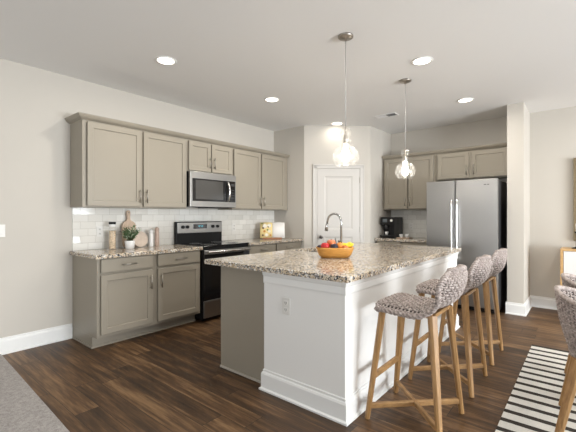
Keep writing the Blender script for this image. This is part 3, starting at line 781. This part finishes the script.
def cup(loc, label, s=1.0, g=None):
    r = thing('coffee_cup', loc, label, 'cup', g)
    m = local(); m.lathe([(.020 * s, 0), (.024 * s, .004), (.040 * s, .060 * s), (.038 * s, .060 * s), (.022 * s, .008), (.0005, .008)], 20, cap1=False); m.build('bowl', white_ceramic, r)
    m = local(); m.tube([(.034 * s, 0, .048 * s), (.056 * s, 0, .050 * s), (.060 * s, 0, .034 * s), (.046 * s, 0, .016 * s), (.028 * s, 0, .016 * s)], .0045, 8); m.build('handle', white_ceramic, r)
    return r
cup((5.735, 2.595, zb + .0502), 'white cup on the drip tray of the black coffee machine', .8)
by, bx = 2.285, 5.74
o = MB().box(bx - .09, bx + .09, by - .10, by + .11, .9145, .929, bev=.005).build('serving_board', board_wood); tag(o, 'little wooden board under two white cups beside the coffee machine', 'board')
cup((5.72, 2.335, .9293), 'white cup on the little wooden board, closest to the coffee machine', .85)
cup((5.72, 2.240, .9293), 'white cup on the little wooden board, further from the coffee machine', .85)

# ================================================================== FRUIT BOWL
rv = V((.638, -.770)); fv = V((.770, .638)); BC = V((2.735, 1.725)); bang = math.atan2(rv.y, rv.x)
bw = local()
def oval(r_, z, hx, hy, n=48, e=2.8):
    out = []
    for i in range(n):
        a = 2 * PI * i / n; ca, sa = math.cos(a), math.sin(a)
        out.append(bw.v((hx * math.copysign(abs(ca) ** (2 / e), ca), hy * math.copysign(abs(sa) ** (2 / e), sa), z)))
    return out
ro = [oval(0, z, hx, hy) for z, hx, hy in ((0, .112, .060), (.004, .125, .072), (.03, .146, .092), (.088, .166, .112), (.094, .165, .111), (.090, .158, .104), (.03, .136, .082), (.012, .110, .058))]
for r0, r1 in zip(ro, ro[1:]):
    for i in range(48):
        f = bw.face([r0[i], r0[(i + 1) % 48], r1[(i + 1) % 48], r1[i]]); f.smooth = True
bw.face(ro[0][::-1]); bw.face(ro[-1])
o = bw.build('fruit_bowl', bowl_wood); o.location = (BC.x, BC.y, Z0); o.rotation_euler = (0, 0, bang); tag(o, 'oval orange-brown wooden bowl full of fruit on the island', 'bowl')
def fruit(name, a, b, z, r, mat_, label, cat, sz=.92, sx=1, stem=True, g=None):
    p = BC + rv * a + fv * b
    t = thing(name, (p.x, p.y, Z0 + z), label, cat, g)
    m = local(); n = 20
    prof = [(max(.0005, r * math.sin(PI * i / 14) * (1 + .04 * math.cos(PI * i / 14))), -r * sz * math.cos(PI * i / 14) - (.16 * r * max(0, 1 - (i - 14) ** 2 / 6.0) if i > 11 else 0)) for i in range(15)]
    m.lathe(prof, n, sx=sx); m.build('flesh', mat_, t)
    if stem:
        m = local(); m.tube([(0, 0, r * sz * .78), (.003, .001, r * sz * 1.02)], .0022, 6); m.build('stem', P('fruit_stem', (.10, .06, .03), .7), t)
red = P('apple_red', (.50, .025, .03), .25, mottling=.25, mscale=20); peach = P('peach', (.62, .17, .06), .4, mottling=.35, mscale=14)
orange = P('orange_peel', (.80, .27, .04), .4, mottling=.1, bump=.2, bscale=180); plum = P('plum', (.022, .012, .030), .3)
fruit('apple', -.090, -.035, 0.104, .038, red, 'bright red apple at the front edge of the fruit bowl', 'apple')
fruit('peach', -.030, .020, 0.124, .042, peach, 'large orange-red peach topping the fruit bowl', 'peach')
fruit('plum', -.128, .020, .088, .028, plum, 'dark plum at the bowl end behind the red apple', 'plum')
fruit('plum', -.100, .058, .094, .026, P('plum_dark', (.018, .014, .02), .3), 'dark plum tucked between red apple and peach', 'plum')
fruit('plum', -.012, -.052, 0.098, .034, P('plum_blue', (.015, .016, .030), .3), 'blue-black plum at the front of the bowl below the peach', 'plum')
fruit('orange', .044, -.022, 0.104, .037, orange, 'orange at the front of the bowl between plum and bananas', 'orange', stem=False)
fruit('orange', .030, .052, .088, .032, orange, 'orange half hidden behind the front orange and peach', 'orange', stem=False)
fruit('apple', .086, -.058, 0.090, .026, P('apple_coral', (.70, .20, .06), .3, mottling=.2), 'small coral apple between front orange and bananas', 'apple')
yellow = P('banana_yellow', (.80, .56, .03), .45, mottling=.1)
tipm = P('banana_tip', (.06, .045, .02), .7)
for k, (a, b, dz, yaw) in enumerate(((.108, -.030, .108, -.10), (.096, .012, .114, .05), (.094, .052, .106, .30))):
    p = BC + rv * a + fv * b
    t = thing('banana', (p.x, p.y, Z0 + dz), ('yellow banana closest to the orange side of the bunch', 'yellow banana in the middle of the bunch in the bowl', 'yellow banana on the faucet side of the bunch')[k], 'banana', rz=bang + yaw)
    pts = []; n = 12
    for i in range(n + 1):
        s_ = -1.0 + 2.0 * i / n
        pts.append((-.050 * s_ , .0, .022 * s_ ** 2 - .004 ))
    m = local(); m.tube(pts, [.006] + [.014 + .003 * (1 - abs(-1 + 2 * i / n)) for i in range(1, n)] + [.007], 8); m.build('peel', yellow, t)
    m = local(); m.tube([pts[-1], (pts[-1][0] - .010, 0, pts[-1][2] + .020)], [.006, .005], 7); m.build('tip', tipm, t, 'dark stem tip')

# ================================================================== WOVEN SEATS
def woven(S, Nrm, ns, nt, r, mb, flat=.75, ds=2):
    svals = [(i + .5) / ns for i in range(ns)]; tvals = [-1 + 2 * (j + .5) / nt for j in range(nt)]
    amp = r * .9
    for j, t in enumerate(tvals):       # warps along s
        pts = []
        for q in range(ns * ds + 1):
            s_ = q / (ns * ds); ph = math.cos(PI * (s_ * ns - .5)) * (1 if j % 2 == 0 else -1)
            pts.append(S(s_, t) + Nrm(s_, t) * amp * ph)
        mb.tube(pts, r, 6, flat=1.0)
    for i, s_ in enumerate(svals):      # wefts along t
        pts = []
        for q in range(nt * ds + 1):
            t = -1 + 2 * q / (nt * ds); ph = math.cos(PI * ((t + 1) / 2 * nt - .5)) * (-1 if i % 2 == 0 else 1)
            pts.append(S(s_, t) + Nrm(s_, t) * amp * ph)
        mb.tube(pts, r * .82, 6)
def core(S, Nrm, mb, th=.004, n=24, k=20):
    for sg in (1, -1):
        g = [[mb.v(S(i / n, -1 + 2 * j / k) + Nrm(i / n, -1 + 2 * j / k) * th * .5 * sg) for j in range(k + 1)] for i in range(n + 1)]
        for i in range(n):
            for j in range(k):
                f = mb.face([g[i][j], g[i + 1][j], g[i + 1][j + 1], g[i][j + 1]]); f.smooth = True
def normal_of(S):
    def N(s, t):
        e = .01; s0, s1 = max(0, s - e), min(1, s + e); t0, t1 = max(-1, t - e), min(1, t + e)
        a = S(s1, t) - S(s0, t); b = S(s, t1) - S(s, t0); n = a.cross(b)
        return n.normalized() if n.length > 1e-9 else V((0, 0, 1))
    return N
def catmull(pts, u):
    n = len(pts) - 1; x = min(max(u, 0), 1) * n; i = min(int(x), n - 1); f = x - i
    p = [pts[min(max(k, 0), n)] for k in (i - 1, i, i + 1, i + 2)]
    return tuple(.5 * (2 * p[1][d] + (p[2][d] - p[0][d]) * f + (2 * p[0][d] - 5 * p[1][d] + 4 * p[2][d] - p[3][d]) * f * f + (3 * p[1][d] - p[0][d] - 3 * p[2][d] + p[3][d]) * f ** 3) for d in range(len(p[0])))

# bar stool, local: front (towards the island) = +y
PROF = [(.182, .690), (.184, .728), (.138, .740), (.060, .736), (-.020, .732), (-.100, .732), (-.180, .746), (-.240, .786), (-.272, .842), (-.286, .896), (-.290, .938), (-.286, .974)]
def S_stool(s, t):
    y, z = catmull(PROF, s)
    e = .01; y1, z1 = catmull(PROF, min(1, s + e)); y0, z0 = catmull(PROF, max(0, s - e))
    ty, tz = y1 - y0, z1 - z0; L = math.hypot(ty, tz) or 1; ny, nz = tz / L, -ty / L        # towards the sitter
    back = min(1, max(0, (s - .45) / .3))
    wd = .212 + .016 * back
    if s < .12: wd *= .93 + .07 * (s / .12)
    top = max(0, (s - .62) / .38); wd *= max(.22, (1 - top ** 3.2 * .96)) ** .55
    lift = -.034 * (1 - back) * abs(t) ** 7 + .085 * back * (1 - .45 * top) * abs(t) ** 2.2
    return V((wd * t, y + ny * lift, z + nz * lift))
N_stool = normal_of(S_stool)
def rim_pts(S, n=26):
    a = [S(i / n, -1) for i in range(n + 1)]; b = [S(1, -1 + 2 * i / n) for i in range(1, n + 1)]
    c_ = [S(1 - i / n, 1) for i in range(1, n + 1)]; d = [S(0, 1 - 2 * i / n) for i in range(1, n)]
    return a + b + c_ + d + [a[0]]
def make_stool(label):
    r = thing('bar_stool', (0, 0, 0), label, 'bar stool', 'wicker bar stools along the island')
    m = local(); core(S_stool, N_stool, m)
    sh = m.build('seat_core', wicker_dark, r)
    sh.name = 'seat_shell'
    m = local(); woven(S_stool, N_stool, 38, 17, .0072, m); m.build('wicker_weave', wicker, sh)
    m = local(); rp = rim_pts(S_stool)
    m.tube(rp, .0125, 8, caps=False)
    for k in range(3):                                             # wrapped cord around the rim
        pts = []
        fine = [rp[i].lerp(rp[i + 1], f) for i in range(len(rp) - 1) for f in (0, .33, .66)]
        for i, p in enumerate(fine):
            tn = (fine[(i + 1) % len(fine)] - fine[i - 1]).normalized(); u_ = tn.orthogonal().normalized()
            ref = V((0, 0, 1)) if abs(tn.z) < .95 else V((0, 1, 0)); u_ = (ref - tn * ref.dot(tn)).normalized(); v_ = tn.cross(u_)
            a = i * .85 + k * 2 * PI / 3
            pts.append(p + (u_ * math.cos(a) + v_ * math.sin(a)) * .0125)
        m.tube(pts, .0060, 5)
    m.build('rim_braid', wicker, sh)
    m = local()
    m.bar((-.15, .130, .700), (.15, .130, .700), .045, .022, side=(0, 1, 0)); m.bar((-.15, -.150, .700), (.15, -.150, .700), .045, .022, side=(0, 1, 0))
    m.bar((-.155, -.16, .700), (-.155, .14, .698), .030, .026); m.bar((.155, -.16, .700), (.155, .14, .698), .030, .026)
    m.build('seat_frame', oak_rail, r)
    T = {}; Ft = {}
    for sx in (-1, 1):
        for sy in (-1, 1):
            a = V((sx * .160, .145 if sy > 0 else -.160, .706)); b = V((sx * .222, sy * .222, .005)); T[sx, sy] = a; Ft[sx, sy] = b
            m = local(); m.bar(a, b, .056, .040, .034, .030, side=(sx, -sy * .6, 0), ch=.28); m.build('leg', oak_leg, r)
    def on(k, z): a, b = T[k], Ft[k]; f = (a.z - z) / (a.z - b.z); return a.lerp(b, f)
    m = local(); m.bar(on((-1, 1), .085), on((1, -1), .085), .034, .026, side=(0, 0, 1)); m.build('stretcher', oak_rail, r)
    m = local(); m.bar(on((1, 1), .085), on((-1, -1), .085), .033, .0255, side=(0, 0, 1)); m.build('stretcher', oak_rail, r)
    m = local(); m.bar(on((-1, 1), .27), on((1, 1), .27), .036, .026, side=(0, 0, 1)); m.build('footrest', oak_rail, r)
    return r
st = make_stool('wicker bar stool with oak legs at the outlet end of the row of three')
st.location = (2.303, .850, 0)
for x, lab in ((3.015, 'woven wicker bar stool with oak legs in the middle of the row of three'), (3.725, 'woven wicker bar stool with oak legs at the refrigerator end of the row of three')):
    c_ = copy_tree(st); c_.location = (x, .850, 0); c_['label'] = lab

# dining chair on the rug: tub back towards the kitchen (+y)
def S_tub(s, t):
    ph = t * 2.05; rr_ = .215 + .055 * s + .012 * math.sin(PI * s)
    rim = .828 - .15 * abs(t) ** 1.5
    z = .475 + (rim - .475) * s
    return V((rr_ * 1.04 * math.sin(ph), rr_ * math.cos(ph) + .015 * s, z))
N_tub = normal_of(S_tub)
def S_pad(s, t):
    y = .215 - .45 * s; u = (s - .5) * 2; wd = .225 * max(.45, (1 - abs(u) ** 3 * .5))
    return V((wd * t, y, .470 + .012 * math.cos(PI * t / 2) * math.cos(PI * u / 2)))
N_pad = normal_of(S_pad)
dc = thing('dining_chair', (2.79, -.140, .0085), 'wicker tub dining chair on the striped rug, the one closer to the camera', 'chair', 'wicker dining chairs on the rug')
m = local(); core(S_tub, N_tub, m); sh = m.build('back_shell', wicker_dark, dc)
m = local(); woven(S_tub, N_tub, 20, 40, .0072, m); m.build('wicker_weave', wicker, sh)
m = local(); m.tube(rim_pts(S_tub), .015, 8, caps=False); m.build('rim_braid', wicker, sh)
m = local(); core(S_pad, N_pad, m, .012); sh = m.build('seat', wicker_dark, dc)
m = local(); woven(S_pad, N_pad, 26, 22, .0080, m); m.build('wicker_weave', wicker, sh)
for sx in (-1, 1):
    for sy in (-1, 1):
        m = local(); m.bar((sx * .165, sy * .175, .462), (sx * .240, sy * .270, .008), .066, .042, .040, .032, side=(sx, -sy * .6, 0), ch=.28); m.build('leg', oak_leg, dc)
m = local(); m.bar((-.165, -.15, .445), (-.165, .15, .445), .04, .028); m.bar((.165, -.15, .445), (.165, .15, .445), .04, .028); m.bar((-.16, .15, .444), (.16, .15, .444), .04, .028, side=(0, 1, 0)); m.bar((-.16, -.15, .444), (.16, -.15, .444), .04, .028, side=(0, 1, 0))
m.build('seat_frame', oak_rail, dc)

d2 = copy_tree(dc); d2.location = (3.43, -.145, .0085); d2['label'] = 'wicker tub dining chair on the striped rug, mostly hidden behind the closer one'

# ================================================================== RUG, CARPET, CONSOLE
tag(MB().box(1.25, 4.302, -2.2, .420, .0005, .008, bev=.002).build('area_rug', rug_mat()), 'cream area rug with dark stripes under the dining chair', 'rug')
m = MB(); m.prism([(XF, YR), (.545, YR), (.873, YW - .03), (XF, YW - .03)], .0, .014)
o = m.build('carpet', carpet_mat()); tag(o, 'light grey speckled carpet meeting the dark wood floor along a straight seam', 'carpet')

cs = thing('console_cabinet', (5.94, -.5, 0), 'oak-framed console cabinet with white doors against the far wall', 'console')
cx0, cx1, cy0, cy1 = 5.75, 6.12, -1.30, .262
m = MB(); m.box(cx0, cx1, cy0, cy1, .838, .862, bev=.003); m.box(cx0, cx1, cy0, cy1, .10, .124, bev=.003)
m.box(cx0, cx1, cy1 - .030, cy1, .1245, .8375, bev=.003); m.box(cx0, cx1, cy0, cy0 + .030, .1245, .8375, bev=.003); m.box(cx1 - .012, cx1, cy0 + .0305, cy1 - .0305, .1245, .8375)
m.build('frame', oak_frame, cs)
dwid = (cy1 - cy0 - .07) / 3
for k in range(3):
    b = cy1 - .034 - k * (dwid + .002)
    MB().box(cx0 + .006, cx0 + .026, b - dwid, b, .128, .834, bev=.002).build('door', P('console_white', (.80, .79, .78), .4), cs)
for x in (cx0 + .05, cx1 - .05):
    for y in (cy0 + .08, cy1 - .08): MB().bar((x, y, .1005), (x, y, 0), .045, .045, .028, .028).build('leg', oak_frame, cs)
cdl = thing('candlestick', (5.92, .10, .8625), 'black candlestick with round foot on top of the oak console', 'candlestick')
m = local(); m.lathe([(.055, 0), (.056, .008), (.030, .016), (.010, .024), (.009, .19), (.022, .20), (.024, .22)], 20); m.build('holder', black_matte, cdl)
m = local(); m.lathe([(.011, .2205), (.011, .32), (.002, .325)], 12); m.build('candle', white_ceramic, cdl, 'white candle')
pc = thing('picture', (6.13, -.45, .95), 'tall framed picture with bronze edge on the wall above the oak console', 'picture')
m = MB(); m.box(6.095, 6.1495, .10, .138, .95, 2.05, bev=.003); m.box(6.095, 6.1495, -1.03, -.99, .95, 2.05, bev=.003); m.box(6.095, 6.1495, -.99, .10, 2.01, 2.05, bev=.003); m.box(6.095, 6.1495, -.99, .10, .95, .99, bev=.003)
m.build('frame', P('bronze_frame', (.22, .17, .10), .4, .6), pc)
MB().box(6.12, 6.149, -.989, .099, .991, 2.009).build('canvas', P('canvas_beige', (.45, .42, .38), .8, mottling=.2, mscale=4), pc)

# ================================================================== CEILING FIXTURES
def can(x, y, lab, k=1.0):
    r = thing('recessed_light', (x, y, H), lab, 'ceiling light', 'recessed ceiling lights')
    m = local(); m.lathe([(.098, -.0005), (.098, -.004), (.088, -.008), (.078, -.007), (.076, -.0005)], 32, cap0=False, cap1=False); m.build('trim_ring', trim_white, r)
    m = local(); m.lathe([(.0005, -.0035), (.0755, -.0035)], 32, cap0=False, cap1=False); m.build('lit_lens', can_m, r, 'glowing lens')
    d = bpy.data.lights.new('downlight_beam', 'AREA'); d.shape = 'DISK'; d.size = .14; d.energy = CAN_W * k; d.color = (1.0, .94, .85); d.spread = math.radians(175)
    b = bpy.data.objects.new('downlight_beam', d); b.location = (0, 0, -.012); b.parent = r; col.objects.link(b)
can(1.88, 3.045, 'lit recessed ceiling light closest to the bare wall, above the potted plant side')
can(3.36, 3.045, 'lit recessed ceiling light between the microwave wall and the island')
can(4.89, 3.045, 'lit recessed ceiling light just in front of the pantry door', .15)
can(3.42, 1.195, 'lit recessed ceiling light between the two pendants, over the stools')
can(4.93, 1.180, 'lit recessed ceiling light in front of the refrigerator')
can(1.88, 1.195, 'added unseen recessed ceiling light above the outlet end of the island, nearest the camera')  # extra downlight out of view, added to raise the room brightness
for x, lab in ((1.88, 'beside the carpet'), (3.42, 'over the striped rug'), (4.93, 'in front of the oak console')):  # three more out-of-view downlights added for overall brightness
    can(x, -.66, 'added unseen recessed ceiling light of the dining row, ' + lab)
vt = thing('ceiling_vent', (4.96, 2.25, H), 'small rectangular air vent in the ceiling near the pantry corner', 'vent')
m = local()
for a in ((-.075, -.062, -.16, .16), (.062, .075, -.16, .16), (-.062, .062, -.16, -.147), (-.062, .062, .147, .16), (-.062, .062, -.006, .006)): m.box(a[0], a[1], a[2], a[3], -.007, -.0005)
m.build('frame', ceil_paint, vt)
m = local(); m.box(-.062, .062, -.147, .147, -.0015, -.0008); m.build('duct_opening', P('vent_dark', (.06, .06, .06), .8), vt)
m = local()
for i in range(6):
    for y0, ang_ in ((-.138, 1), (.012, -1)):
        y = y0 + i * .0225; m.bar((-.06, y + .006, -.0055), (.06, y + .006, -.0055), .018, .0012, side=(0, 1, ang_ * .7))
m.build('louver', ceil_paint, vt)

def pendant(label):
    r = thing('pendant_light', (0, 0, H), label, 'pendant light', 'glass pendants over the island')
    m = local(); m.lathe([(.062, -.0005), (.062, -.012), (.050, -.020), (.012, -.024), (.008, -.040)], 28, cap0=True); m.build('canopy', nickel, r)
    m = local(); m.tube([(0, 0, -.03), (0, 0, -.86)], .0032, 8); m.build('cord', P('cord_silver', (.42, .41, .40), .4, .5), r)
    m = local(); m.lathe([(.006, -.735), (.006, -.80), (.018, -.806), (.020, -.870), (.014, -.875)], 16); m.build('socket', nickel, r)
    pr = [(.014, -.742), (.030, -.752), (.041, -.772), (.044, -.790), (.040, -.810), (.027, -.830), (.025, -.838), (.043, -.846), (.046, -.854), (.042, -.862), (.030, -.870), (.029, -.880), (.050, -.893), (.078, -.912), (.098, -.940), (.107, -.972), (.104, -1.005), (.090, -1.035), (.072, -1.056)]
    m = local(); m.lathe(pr, 40, cap0=False, cap1=False); m.lathe([(max(.004, a - .003), b) for a, b in pr], 40, cap0=False, cap1=False); m.lathe([(.072, -1.056), (.0705, -1.058), (.069, -1.056)], 40, cap0=False, cap1=False)
    m.build('glass_shade', glass, r, 'clear gourd-shaped glass')
    m = local(); m.lathe([(.0005, -1.022), (.020, -1.016), (.033, -.995), (.036, -.975), (.030, -.948), (.018, -.915), (.014, -.895), (.014, -.876)], 20); m.build('bulb', bulb_m, r, 'glowing bulb')
    return r
p1 = pendant('clear glass pendant light over the outlet end of the island, above the fruit bowl'); p1.location = (2.555, 1.508, H)
p2 = copy_tree(p1); p2.location = (3.800, 1.508, H); p2['label'] = 'clear glass pendant light over the refrigerator end of the island'
